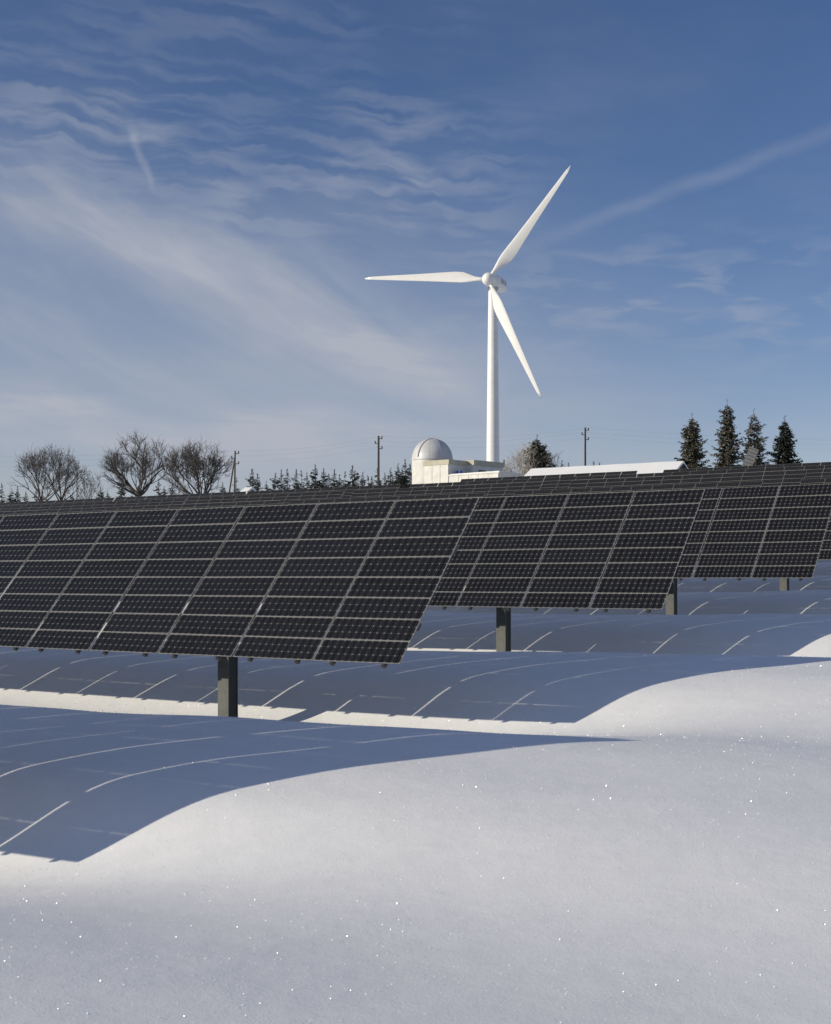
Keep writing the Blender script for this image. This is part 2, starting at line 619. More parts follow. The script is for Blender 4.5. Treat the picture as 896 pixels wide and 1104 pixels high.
rown = {9: 'lowest', 10: 'second', 11: 'third', 12: 'topmost'}
for k, js in ((9, range(0, 6)), (10, range(0, 6)), (11, range(0, 7)), (12, range(0, 3))):
    for j in js:
        c = pe(ROW_P[k], E_END - j * FILE - TW / 2 if j < 3 else E_END - 2 * FILE - TW - .9 - (j - 3) * (TW + .15) - TW / 2)
        px = 448 + FPX * c.x / c.y
        mk = min(marks, key=lambda m: abs(m[0] - px))[1]
        if px < -10:
            mk = 'running out past the left edge' if px > -220 else 'wholly beyond the left edge'
        if px > 930:
            mk = 'running out past the right edge'
        solar_array(k, j, f'distant solar array in the {rown[k]} far row, {mk}', 'distant solar arrays near the hilltop', detail=False)

# ------------------------------------------------------------------ snow clods fallen under the arrays
cl = MB()
rnd = random.Random(5)
for k in (1, 2, 3):
    for i in range(70 if k == 1 else 45):
        e = E_END - rnd.uniform(0.0, 9.0)
        c = pe(ROW_P[k] + rnd.gauss(1.0, 0.25), e)
        r = rnd.choice((0.008, 0.012, 0.016, 0.028)) * rnd.uniform(.7, 1.3)
        z = gz(c.x, c.y)
        ph = rnd.uniform(0, 6)
        prof = [(-.8, .55), (0.0, 1.0), (.7, .6), (1.0, .1)]
        vs, fs = [], []
        for h, q in prof:
            for m in range(6):
                a = ph + m * math.pi / 3
                rr = r * q * rnd.uniform(.8, 1.2)
                vs.append((c.x + math.cos(a) * rr, c.y + math.sin(a) * rr, z + r * h * .7))
        for a in range(3):
            for m in range(6):
                fs.append((a * 6 + m, a * 6 + (m + 1) % 6, a * 6 + 6 + (m + 1) % 6, a * 6 + 6 + m))
        fs.append(tuple(range(18, 24)))
        cl.add(vs, fs)
tag(cl.build('snow_clods', M_SNOW, smooth=True), 'little clods of snow fallen below the arrays', None, kind='stuff')

# ------------------------------------------------------------------ ice crystals that glint in the sun
M_ICE = material('ice_crystal', (0.93, 0.94, 0.96), 0.40, 0.5)
rg_ = np.random.default_rng(11)
NI = 90000
X = rg_.uniform(-9, 9, NI)
Y = 4.5 + 17 * rg_.random(NI) ** 1.5
P = np.stack([X, Y, ground(X, Y) + 0.004], -1)
nrm = rg_.normal(0, 1, (NI, 3))
nrm[:, 2] = np.abs(nrm[:, 2]) + .15
nrm /= np.linalg.norm(nrm, axis=1, keepdims=True)
u = np.cross(nrm, (0.31, 0.95, 0.1)); u /= np.linalg.norm(u, axis=1, keepdims=True)
v = np.cross(nrm, u)
rad = rg_.choice([0.0012, 0.0018, 0.0025, 0.0037], NI, p=[.30, .36, .25, .09]) * (0.6 + Y / 11)
a0 = rg_.uniform(0, 6, NI)
tri = np.stack([P + (u * np.cos(a0 + k)[:, None] + v * np.sin(a0 + k)[:, None]) * rad[:, None] for k in (0, 2.094, 4.189)], 1)
me = bpy.data.meshes.new('ice_crystals')
me.vertices.add(NI * 3)
me.vertices.foreach_set('co', tri.ravel())
me.loops.add(NI * 3)
me.loops.foreach_set('vertex_index', np.arange(NI * 3))
me.polygons.add(NI)
me.polygons.foreach_set('loop_start', np.arange(NI) * 3)
me.polygons.foreach_set('loop_total', np.full(NI, 3))
me.materials.append(M_ICE)
me.update(calc_edges=True)
tag(link('ice_crystals', me), 'tiny ice crystals glinting on the snow surface', None, kind='stuff')


# ------------------------------------------------------------------ placing far things by their distance
def at(px, Y):
    x = (px - 448) / FPX * Y
    return Vector((x, Y, gz(x, Y)))


def hz(py, Y):
    return (622 - py) / FPX * Y


# ------------------------------------------------------------------ wind turbine
M_WHITE = material('turbine_paint', (0.80, 0.80, 0.77), 0.42, build=weather((0.76, 0.76, 0.73), (0.82, 0.82, 0.79), 0.5))
M_GREY = material('grey_trim', (0.42, 0.43, 0.43), 0.6)
TY = 231.0
foot = at(531.5, TY)
hub_z = hz(304, TY)
tt = thing('wind_turbine', 'tall white three bladed wind turbine rising behind the observatory', 'wind turbine', foot)
H = hub_z - 1.35 - foot.z
tw = MB()
tw.lathe([(1.22, -2), (1.20, 0.0), (1.13, H * .25), (1.02, H * .5), (0.90, H * .75), (0.76, H)], 40)
tower = tw.build('tower', M_WHITE, tt, True, 40)
for fr in (0.34, 0.67):
    r = 1.20 + (0.76 - 1.20) * fr
    rg = MB()
    rg.lathe([(r, -.09), (r + .035, -.09), (r + .035, .09), (r, .09)], 40)
    o = rg.build('flange', M_WHITE, tt, True, 40)
    o.location = (0, 0, H * fr)
rot_yaw = math.atan2(-0.37, 0.93)          # rotor axis points towards the camera and to its left
ax = Vector((-0.37, -0.929, 0)).normalized()
side = Vector((0.929, -0.37, 0)).normalized()
top = Vector((0, 0, hub_z - foot.z))
hub_c = top + ax * 2.3
# nacelle: lofted rounded box behind the hub
nc = MB()
secs = [(1.35, .78, .80, 0.0), (0.9, .98, 1.0, 0.0), (-0.4, 1.14, 1.18, .04), (-2.8, 1.18, 1.20, .06), (-4.2, 1.06, 1.06, .08), (-4.9, .80, .80, .10)]
KS = 20
vs, fs = [], []
for d, a, b, dzz in secs:
    for m in range(KS):
        th = 2 * math.pi * m / KS
        cx, sx = math.cos(th), math.sin(th)
        u = a * math.copysign(abs(cx) ** .55, cx)
        v = b * math.copysign(abs(sx) ** .55, sx)
        vs.append(top + ax * d + side * u + Vector((0, 0, v + dzz)))
for i in range(len(secs) - 1):
    for m in range(KS):
        fs.append((i * KS + m, i * KS + (m + 1) % KS, (i + 1) * KS + (m + 1) % KS, (i + 1) * KS + m))
fs += [tuple(range(KS))[::-1], tuple(range((len(secs) - 1) * KS, len(secs) * KS))]
nc.add(vs, fs)
nac = nc.build('nacelle', M_WHITE, tt, True, 45)
for d, h in ((-1.2, .8), (-2.2, .7), (-3.2, .75)):
    lv = MB()
    Mx = Matrix((ax, side, Vector((0, 0, 1)))).transposed()
    lv.box(top + ax * d + side * 1.165 + Vector((0, 0, .25)), (.62, .10, h), M=Mx)
    lv.build('vent', M_GREY, nac)
yb = MB()
yb.lathe([(0.80, 0), (0.92, .25), (0.92, .7)], 32)
o = yb.build('yaw_ring', M_GREY, tt, True, 40)
o.location = (0, 0, H - .15)
# hub: lathe about the axis
hb = MB()
prof = [(.70, -1.0), (1.02, -.85), (1.10, -.2), (1.05, .35), (.80, .85), (.40, 1.15), (.05, 1.25)]
vs, fs = [], []
for r, d in prof:
    for m in range(28):
        th = 2 * math.pi * m / 28
        vs.append(hub_c + ax * d + side * (r * math.cos(th)) + Vector((0, 0, r * math.sin(th))))
for i in range(len(prof) - 1):
    for m in range(28):
        fs.append((i * 28 + m, i * 28 + (m + 1) % 28, (i + 1) * 28 + (m + 1) % 28, (i + 1) * 28 + m))
fs += [tuple(range(28))[::-1], tuple(range(len(prof) * 28 - 28, len(prof) * 28))]
hb.add(vs, fs)
hb.build('hub', M_WHITE, tt, True, 50)
# blade along local +z, chord along x, lofted; thickness along y
BR = 22.3
stations = [(0.03, .62, .62, 0, .5), (0.07, .62, .60, 4, .5), (0.11, .90, .55, 14, .45), (0.16, 1.50, .46, 16, .38), (0.21, 1.92, .38, 14, .33), (0.27, 1.90, .32, 11, .31),
            (0.38, 1.62, .24, 8, .30), (0.52, 1.28, .17, 5, .30), (0.68, .98, .12, 3, .30), (0.84, .70, .08, 1, .30), (0.95, .48, .05, 0, .30), (1.0, .16, .03, 0, .35)]
bl = MB()
KB = 20
vs, fs = [], []
for f, ch, th, tw_, pv in stations:
    ch *= 1.04 if f > .1 else 1.0
    tw_ = R(tw_ + 4)
    for m in range(KB):
        a = 2 * math.pi * m / KB
        cx = math.cos(a)
        x = ch * (0.5 - 0.5 * cx) - ch * pv          # 0 leading edge .. trailing edge
        s = 0.5 - 0.5 * cx
        if f < 0.1:
            y = th / 2 * math.sin(a)
        else:
            prof_t = (s ** .5) * (1 - s) ** .9 * 2.2
            y = th / 2 * prof_t * (1 if a < math.pi else -0.75)
            if abs(math.sin(a)) < 1e-6:
                y = 0
        vs.append((x * math.cos(tw_) - y * math.sin(tw_), x * math.sin(tw_) + y * math.cos(tw_), f * BR))
for i in range(len(stations) - 1):
    for m in range(KB):
        fs.append((i * KB + m, i * KB + (m + 1) % KB, (i + 1) * KB + (m + 1) % KB, (i + 1) * KB + m))
fs += [tuple(range(KB))[::-1], tuple(range(len(stations) * KB - KB, len(stations) * KB))]
bl.add(vs, fs)
BLADE = bl.mesh('blade', M_WHITE, True)
for deg in (-85.5, 39.5, 155.3):
    a = R(deg)
    zdir = (side * math.sin(a) + Vector((0, 0, 1)) * math.cos(a)) + ax * 0.02
    zdir.normalize()
    ydir = (-ax - zdir * (-ax).dot(zdir)).normalized()
    xdir = ydir.cross(zdir)
    o = link('blade', BLADE, tt)
    Mx = Matrix((xdir, ydir, zdir)).transposed().to_4x4()
    Mx.translation = hub_c + ax * .1
    o.matrix_local = Mx

# ------------------------------------------------------------------ observatory with its dome
M_CLAD = material('white_cladding', (0.72, 0.71, 0.68), 0.6, build=weather((0.55, 0.54, 0.50), (0.66, 0.65, 0.61), 1.3))
M_DOME = material('dome_skin', (0.70, 0.70, 0.69), 0.42, 0.0, build=weather((0.50, 0.50, 0.50), (0.60, 0.60, 0.60), 1.1))
M_BEIGE = material('beige_fascia', (0.42, 0.40, 0.31), 0.7, build=weather((0.38, 0.36, 0.27), (0.47, 0.45, 0.36), 2.0))
M_JOINT = material('dark_joint', (0.05, 0.05, 0.05), 0.8)
M_BLUE = material('blue_plastic', (0.03, 0.10, 0.38), 0.45)
M_GLASS = material('dark_window', (0.03, 0.035, 0.04), 0.12)
OY = 150.0
corner = Vector(((483.5 - 448) / FPX * OY, OY, 0))
og = gz(corner.x, corner.y) - 0.5
F_ = Vector((0.73, -0.683, 0)).normalized()     # along the lit front, to the right and nearer
B_ = Vector((0.683, 0.73, 0)).normalized()      # along the shaded side, away
ob = thing('observatory', 'white observatory building with round tower and silver grey dome', 'observatory', (corner.x, corner.y, og))
MF = Matrix((F_, B_, Vector((0, 0, 1)))).transposed()
roof_z = hz(495.5, OY) - og
ann_z = hz(512.2, OY) - og


def blk(mb, f0, f1, b0, b1, z0, z1, mi=0):
    c = F_ * ((f0 + f1) / 2) + B_ * ((b0 + b1) / 2) + Vector((0, 0, (z0 + z1) / 2))
    mb.box(c, (f1 - f0, b1 - b0, z1 - z0), mi, MF)


mw_ = MB(); blk(mw_, -3.6, 0, 0.05, 3.0, 0, roof_z - .5); mw_.build('wall', M_CLAD, ob)
mw_ = MB(); blk(mw_, -3.6, 0.9, 3.0, 8.2, 0, roof_z - .45); mw_.build('wall', M_CLAD, ob)
rfm = MB(); blk(rfm, -3.75, 0.12, -0.08, 3.05, roof_z - .5, roof_z + .02); rfm.build('fascia', M_BEIGE, ob)
rfm = MB(); blk(rfm, -3.75, 1.05, 3.05, 8.35, roof_z - .45, roof_z + .10); rfm.build('fascia', M_BEIGE, ob)
for i in range(3):     # cladding panels on the lit front
    mp = MB(); blk(mp, -3.6 + i * 1.2 + .03, -3.6 + (i + 1) * 1.2 - .03, -.02, .05, 0.2, roof_z - .52)
    mp.build('wall_panel', M_CLAD, ob)
an = MB(); blk(an, 0.02, 7.0, 0.06, 3.6, 0, ann_z - .12); an.build('annex_wall', M_CLAD, ob)
for i in range(5):
    mp = MB(); blk(mp, 0.05 + i * 1.4 + .03, 0.05 + (i + 1) * 1.4 - .03, 0.0, .06, 0.2, ann_z - .14)
    mp.build('wall_panel', M_CLAD, ob)
an = MB(); blk(an, 0.0, 7.2, -0.06, 3.75, ann_z - .12, ann_z + .02); an.build('annex_roof', M_CLAD, ob)
sn = MB(); blk(sn, 0.14, 7.1, 0.1, 2.9, ann_z + .02, ann_z + .10); sn.build('roof_snow', M_SNOW, ob)
for i in range(2):
    wd = MB(); blk(wd, 0.895, 0.925, 4.0 + i * 2.1, 5.2 + i * 2.1, ann_z + .15, ann_z + .75); wd.build('window', M_GLASS, ob)
bx = MB(); blk(bx, 0.30, 0.72, 1.0, 1.5, 0, .36)
bx.box(F_ * .51 + B_ * 1.25 + Vector((0, 0, .38)), (.48, .56, .05), 0, MF)
o = bx.build('storage_box', M_BLUE)
o.location = (corner.x, corner.y, og + ann_z + .10)
tag(o, 'small blue box standing on the flat annex roof of the observatory', 'box')
DYY = 154.7
dc = Vector(((466 - 448) / FPX * DYY, DYY, 0)) - Vector((corner.x, corner.y, 0))
DR = 22.2 / FPX * DYY
dz0 = hz(495.5, DYY) - og
tb = MB()
tb.lathe([(DR * .985, 0), (DR * .985, dz0 - .10)], 48, dc)
tb.build('round_tower', M_CLAD, ob, True, 40)
for zz in (1.3, 2.9, 4.1):
    rg = MB(); rg.lathe([(DR * .985, zz - .03), (DR * .99, zz - .03), (DR * .99, zz + .03), (DR * .985, zz + .03)], 48, dc)
    rg.build('panel_joint', M_JOINT, ob, True, 40)
rg = MB(); rg.lathe([(DR * .985, dz0 - .12), (DR * 1.03, dz0 - .10), (DR * 1.03, dz0 + .02), (DR, dz0 + .02)], 48, dc)
rg.build('dome_rail', M_DOME, ob, True, 40)
dm = MB()
dm.lathe([(DR * math.cos(R(a)), dz0 + DR * 1.03 * math.sin(R(a))) for a in list(range(0, 90, 6)) + [89.5]], 56, dc)
dome = dm.build('dome', M_DOME, ob, True, 40)
# shutter: an arched leaf standing proud of the dome, with a dark gap along its left edge
sa = math.atan2(-0.60, -0.80)       # direction the slit faces


def arc(width0, width1, r0, r1, a0, a1, name, mat, parent):
    mb = MB()
    d = Vector((math.cos(sa), math.sin(sa), 0)); s = Vector((-math.sin(sa), math.cos(sa), 0))
    K = 18
    vs, fs = [], []
    for i in range(K + 1):
        a = R(a0 + (a1 - a0) * i / K)
        for wd, rr in ((width0, r0), (width1, r0), (width1, r1), (width0, r1)):
            rad = math.sqrt(max(rr * rr - wd * wd, 0.01))
            vs.append(dc + s * wd + d * (rad * math.cos(a)) + Vector((0, 0, dz0 + 1.03 * rad * math.sin(a))))
    for i in range(K):
        for m in range(4):
            fs.append((i * 4 + m, i * 4 + (m + 1) % 4, i * 4 + 4 + (m + 1) % 4, i * 4 + 4 + m))
    fs += [(3, 2, 1, 0), tuple(range(K * 4, K * 4 + 4))]
    mb.add(vs, fs)
    return mb.build(name, mat, parent, True, 40)


arc(-0.75, 0.36, DR * .99, DR * 1.006, 4, 118, 'shutter', M_DOME, dome)
arc(0.37, 0.50, DR * .99, DR * 1.005, 4, 118, 'slit', M_JOINT, dome)
for k in range(10):
    a = R(k * 36 + 8)
    mb = MB()
    pts = [dc + Vector((math.cos(a) * DR * 1.002 * math.cos(R(b)), math.sin(a) * DR * 1.002 * math.cos(R(b)), dz0 + DR * 1.032 * math.sin(R(b)))) for b in range(0, 89, 8)]
    mb.tube(pts, 0.012, 5)
    mb.build('rib', M_DOME, dome, True)

# ------------------------------------------------------------------ barn with a snow covered roof
M_WOOD = material('dark_boards', (0.06, 0.05, 0.045), 0.8, build=weather((0.045, 0.038, 0.034), (0.09, 0.075, 0.065), 4))


def barn(label, Rr, Rl, drop_run, run, eave_drop, name='barn', wall_h=None):
    Rr, Rl = Vector(Rr), Vector(Rl)
    ctr = (Rr + Rl) / 2
    g = gz(ctr.x, ctr.y) - .4
    d = (Rr - Rl); ln = d.length; d.normalize()
    f = Vector((d.y, -d.x, 0)).normalized()
    if f.y > 0:
        f = -f
    t = thing(name, label, 'barn', (ctr.x, ctr.y, g))
    zr = ctr.z - g
    MFb = Matrix((d, -f, Vector((0, 0, 1)))).transposed()
    wl = MB()
    ze = zr - eave_drop
    # gabled body
    wi = run - .35
    zw = zr - eave_drop * wi / run - .12
    L2 = ln / 2 - .3
    vs = []
    for s in (-L2, L2):
        vs += [d * s + f * wi, d * s - f * wi, d * s - f * wi + Vector((0, 0, zw)), d * s + Vector((0, 0, zr - .12)), d * s + f * wi + Vector((0, 0, zw))]
    wl.add(vs, [(0, 1, 2, 3, 4)[::-1], (5, 6, 7, 8, 9), (0, 5, 9, 4)[::-1], (1, 2, 7, 6)[::-1], (4, 9, 8, 3)[::-1], (3, 8, 7, 2)[::-1], (0, 1, 6, 5)])
    wl.build('wall', M_WOOD, t)
    for nm, th, mat, lift, inset in (('roof', .10, M_WOOD, -.06, 0), ('roof_snow', .30, M_SNOW, .10, .12)):
        mb = MB()
        for sg in (1, -1):
            n = 14
            vs, fs = [], []
            for i in range(n + 1):
                s = -ln / 2 + inset + (ln - 2 * inset) * i / n
                wv = .015 * math.sin(i * 1.7) if mat is M_SNOW else 0
                for q, hh in ((0, lift), (0, lift + th + wv), (run - inset + wv, lift + th * .8), (run - inset, lift)):
                    vs.append(d * s + f * (sg * q) + Vector((0, 0, zr - eave_drop * q / run + hh)))
            for i in range(n):
                for m in range(4):
                    fs.append((i * 4 + m, i * 4 + (m + 1) % 4, i * 4 + 4 + (m + 1) % 4, i * 4 + 4 + m))
            fs += [(3, 2, 1, 0), tuple(range(n * 4, n * 4 + 4))]
            mb.add(vs, fs)
        mb.build(nm, mat, t)
    return t


YB = 160.0
rr = ((738 - 448) / FPX * YB, YB, hz(500.5, YB))
s_ = 20.6
rl = (rr[0] - .8237 * s_, YB + .567 * s_, rr[2])
barn('long barn with a thick snow covered roof behind the far panels', rr, rl, 0, 4.2, 2.3)
YS = 170.0
rr = ((273 - 448) / FPX * YS, YS, hz(528.5, YS))
rl = (rr[0] - 1.2, YS + .9, rr[2])
barn('tiny snowy roofed shed among the small spruces left of centre', rr, rl, 0, 1.1, .6, 'shed')

# tilted grey test panel beside the right hand spruces
tp = at(809, 128)
pt = thing('tilted_panel', 'steeply tilted pale grey panel frame on a stand before the third tall spruce', 'panel', tp, -0.2)
zt = hz(494, 128) - tp.z
mb = MB(); mb.box((0, 0, zt), (.9, .06, 2.3), 0, Matrix.Rotation(R(-68 + 90), 3, 'Y') @ Matrix.Rotation(R(-25), 3, 'X')); pnl = mb.build('panel', M_FRAME, pt)
for i in range(6):
    mb = MB()
    Mx = Matrix.Rotation(R(-68 + 90), 3, 'Y') @ Matrix.Rotation(R(-25), 3, 'X')
    mb.box(Vector((0, 0, zt)) + Mx @ Vector((0, -.05, -.95 + i * .38)), (.78, .05, .06), 0, Mx)
    mb.build('slat', M_STEEL, pnl)
mb = MB(); mb.tube([(0, .1, -.4), (0, .15, zt)], .06, 8); mb.build('stand', M_STEEL, pt)


# ------------------------------------------------------------------ trees
def needle_mat(dark, light, frost, lo, hi):
    def f(g, b):
        geo = g.n('ShaderNodeNewGeometry')
        t = g.n('ShaderNodeTexCoord')
        n = g.noise(t.outputs['Object'], 1.6, 5.0, 0.7)
        n2 = g.noise(t.outputs['Object'], 0.8, 4.0, 0.6)
        c = g.mix(n2, dark, light)
        g.put(b.inputs['Base Color'], g.mix(g.ramp(n, lo, hi), c, frost))
    return f


M_NEEDLE = material('spruce_needles', rough=0.7, spec=0.2, build=needle_mat((0.022, 0.026, 0.016), (0.050, 0.050, 0.030), (0.36, 0.32, 0.26), 0.44, 0.68))
M_NEEDLE_D = material('dark_spruce_needles', rough=0.7, spec=0.2, build=needle_mat((0.014, 0.018, 0.013), (0.032, 0.036, 0.024), (0.34, 0.32, 0.28), 0.56, 0.74))
M_NEEDLE_F = material('far_spruce_needles', rough=0.75, spec=0.2, build=needle_mat((0.030, 0.034, 0.026), (0.055, 0.058, 0.045), (0.30, 0.29, 0.28), 0.56, 0.78))
M_BARK = material('bark', (0.06, 0.05, 0.04), 0.85, build=weather((0.045, 0.036, 0.03), (0.10, 0.085, 0.07), 5))
M_TWIG = material('bare_twigs', (0.05, 0.04, 0.034), 0.85, build=weather((0.042, 0.037, 0.034), (0.080, 0.070, 0.063), 1.2))
M_HOAR = material('hoar_frost_twigs', (0.4, 0.37, 0.33), 0.8, build=weather((0.20, 0.18, 0.155), (0.44, 0.41, 0.37), 1.0))


def spruce_mesh(h, r, seed, mat, nbr=230, leaf=0.8, open_=0.0, power=0.68):
    """tapered trunk and a cone of drooping branches, each hung with flat needle sprays"""
    rnd = random.Random(seed)
    tk = MB()
    tk.tube([(0, 0, -1.0), (0.02, 0, h * .4), (0, 0.02, h * .98)], [h * .018, h * .011, .015], 7)
    cr = MB()
    up = Vector((0, 0, 1))
    for i in range(nbr):
        t = ((i + rnd.random()) / nbr) ** 0.92
        z0 = h * (0.08 + 0.90 * t)
        lump = 1 + .34 * math.sin(t * 23 + seed) * math.sin(i * 2.4)
        rad = r * ((1 - t) ** power + .05) * rnd.uniform(.60, 1.18) * lump
        if rnd.random() < open_:
            continue
        if rnd.random() < .05:
            rad *= 1.28
        a = i * 2.39996 + rnd.gauss(0, .25)
        d = Vector((math.cos(a), math.sin(a), 0))
        s = Vector((-math.sin(a), math.cos(a), 0))
        droop = rnd.uniform(.30, .60) * (1 - t) - .10 * t
        cr.tube([(0, 0, z0), d * rad * .95 + up * (z0 - droop * rad * .8)], [.03, .01], 3, caps=False)
        nq = max(3, int(rad / (leaf * .13)))
        for q in range(nq):
            u = .12 + .88 * (q + rnd.random()) / nq
            c = d * (rad * u) + up * (z0 - droop * rad * u ** 1.1 + .20 * rad * u ** 3)
            for sg in (-1, 1):
                L_ = leaf * rnd.uniform(.55, 1.1) * (1.1 - .5 * u) * min(1.0, .30 + .75 * rad)
                W_ = L_ * rnd.uniform(.28, .46)
                dr = (d * rnd.uniform(.2, .8) + s * sg * rnd.uniform(.35, 1.0) + up * rnd.uniform(-.95, .15)).normalized()
                nn = Vector((rnd.gauss(0, .6), rnd.gauss(0, .6), 1)).normalized()
                sd = dr.cross(nn).normalized() * W_ * .5
                cr.add([c - sd * .4, c + dr * L_ * .45 - sd, c + dr * L_, c + dr * L_ * .5 + sd], [(0, 1, 2, 3)])
    for q in range(10):     # the leading shoot
        a = rnd.uniform(0, 6.28)
        c = Vector((0, 0, h * (.94 + .008 * q)))
        dr = Vector((math.cos(a) * .4, math.sin(a) * .4, .8)).normalized()
        sd = dr.cross(Vector((0.3, .2, 1))).normalized() * .05
        cr.add([c, c + dr * leaf * .3 - sd, c + dr * leaf * .55, c + dr * leaf * .3 + sd], [(0, 1, 2, 3)])
    return tk.mesh('trunk', M_BARK, True), cr.mesh('crown', mat)


def put_spruce(meshes, loc, label, scale=1.0, rz=0.0, group=None, sxy=None):
    t = thing('spruce_tree', label, 'spruce', loc, rz, group)
    t.scale = (sxy or scale, sxy or scale, scale)
    link('trunk', meshes[0], t)
    link('crown', meshes[1], t)
    return t


G4 = 'four tall spruces on the skyline at right'
YT = 200.0
for px, py, rw, seed, mat, lab, op, Y in (
        (746, 449, 4.2, 1, M_NEEDLE, 'leftmost of the four tall spruces, broad and frosted, beside the barn roof end', .04, 196),
        (784, 434, 3.7, 2, M_NEEDLE, 'tallest of the four spruces on the skyline, frosted brownish crown', .03, 203),
        (813, 444, 3.9, 3, M_NEEDLE, 'open branched tall spruce behind the tilted grey panel', .42, 207),
        (846, 452, 3.5, 4, M_NEEDLE_D, 'rightmost and darkest of the four tall spruces', .0, 192)):
    f = at(px, Y)
    h = hz(py, Y) - f.z
    put_spruce(spruce_mesh(h, rw, seed, mat, 270, .85, op), f, lab, group=G4)
f = at(579, 190)
put_spruce(spruce_mesh(hz(472, 190) - f.z, 5.0, 12, M_NEEDLE, 230, .85), f, 'dark spruce between frosted trees above the left end of the barn roof')

SMALL = [spruce_mesh(8.0, r, 40 + i, M_NEEDLE_F, 95, .6, op) for i, (r, op) in enumerate(((1.9, .05), (1.6, .1), (2.3, .15), (1.8, .25), (2.1, .02), (1.5, .3), (2.5, .2)))]
tops = [(2, 522), (13, 529), (19, 526), (28, 531), (39, 528), (46, 533), (78, 533), (108, 527), (116, 531), (131, 521), (143, 530), (171, 519), (177, 526), (186, 521), (193, 528), (228, 526), (240, 522),
        (255, 517), (272, 508), (278, 513), (287, 521), (297, 512), (303, 509), (310, 508), (319, 508), (325, 510), (331, 512), (340, 503), (349, 507), (355, 513), (360, 508), (366, 514), (372, 511), (380, 504),
        (386, 512), (391, 511), (397, 515), (401, 515), (407, 506), (415, 512), (421, 507), (429, 502), (434, 506), (437, 498), (442, 503), (543, 498), (606, 499), (613, 501), (640, 500), (646, 501)]
rnd = random.Random(21)
ORD = ['first', 'second', 'third', 'fourth', 'fifth', 'sixth', 'seventh', 'eighth', 'ninth', 'tenth', 'eleventh', 'twelfth', 'thirteenth', 'fourteenth',
       'fifteenth', 'sixteenth', 'seventeenth', 'eighteenth', 'nineteenth', 'twentieth', 'twenty-first', 'twenty-second', 'twenty-third']
ZONES = [(45, 'from the left edge of the photo'), (125, 'to the right of the twin trunked bare tree'), (200, 'from the left around the fan crowned bare trees'),
         (252, 'from the left beside the leaning braced pole'), (404, 'to the right of the leaning braced pole'), (480, 'to the right of the slim upright pole'),
         (570, 'just right of the turbine tower foot'), (630, 'between the frosted trees and the pole behind the barn'), (900, 'to the right of the pole behind the barn')]
count = {}
for i, (px, py) in enumerate(tops):
    Y = rnd.uniform(176, 215)
    f = at(px, Y)
    h = hz(py, Y) - f.z
    zn = next(zl for x1, zl in ZONES if px < x1)
    count[zn] = count.get(zn, 0) + 1
    put_spruce(SMALL[rnd.randrange(7)], f, f'{ORD[count[zn] - 1]} small dark spruce {zn}', h / 8.0, rnd.uniform(0, 6.28), 'small dark spruces of the tree line',
               sxy=h / 8.0 * rnd.uniform(.85, 1.15))


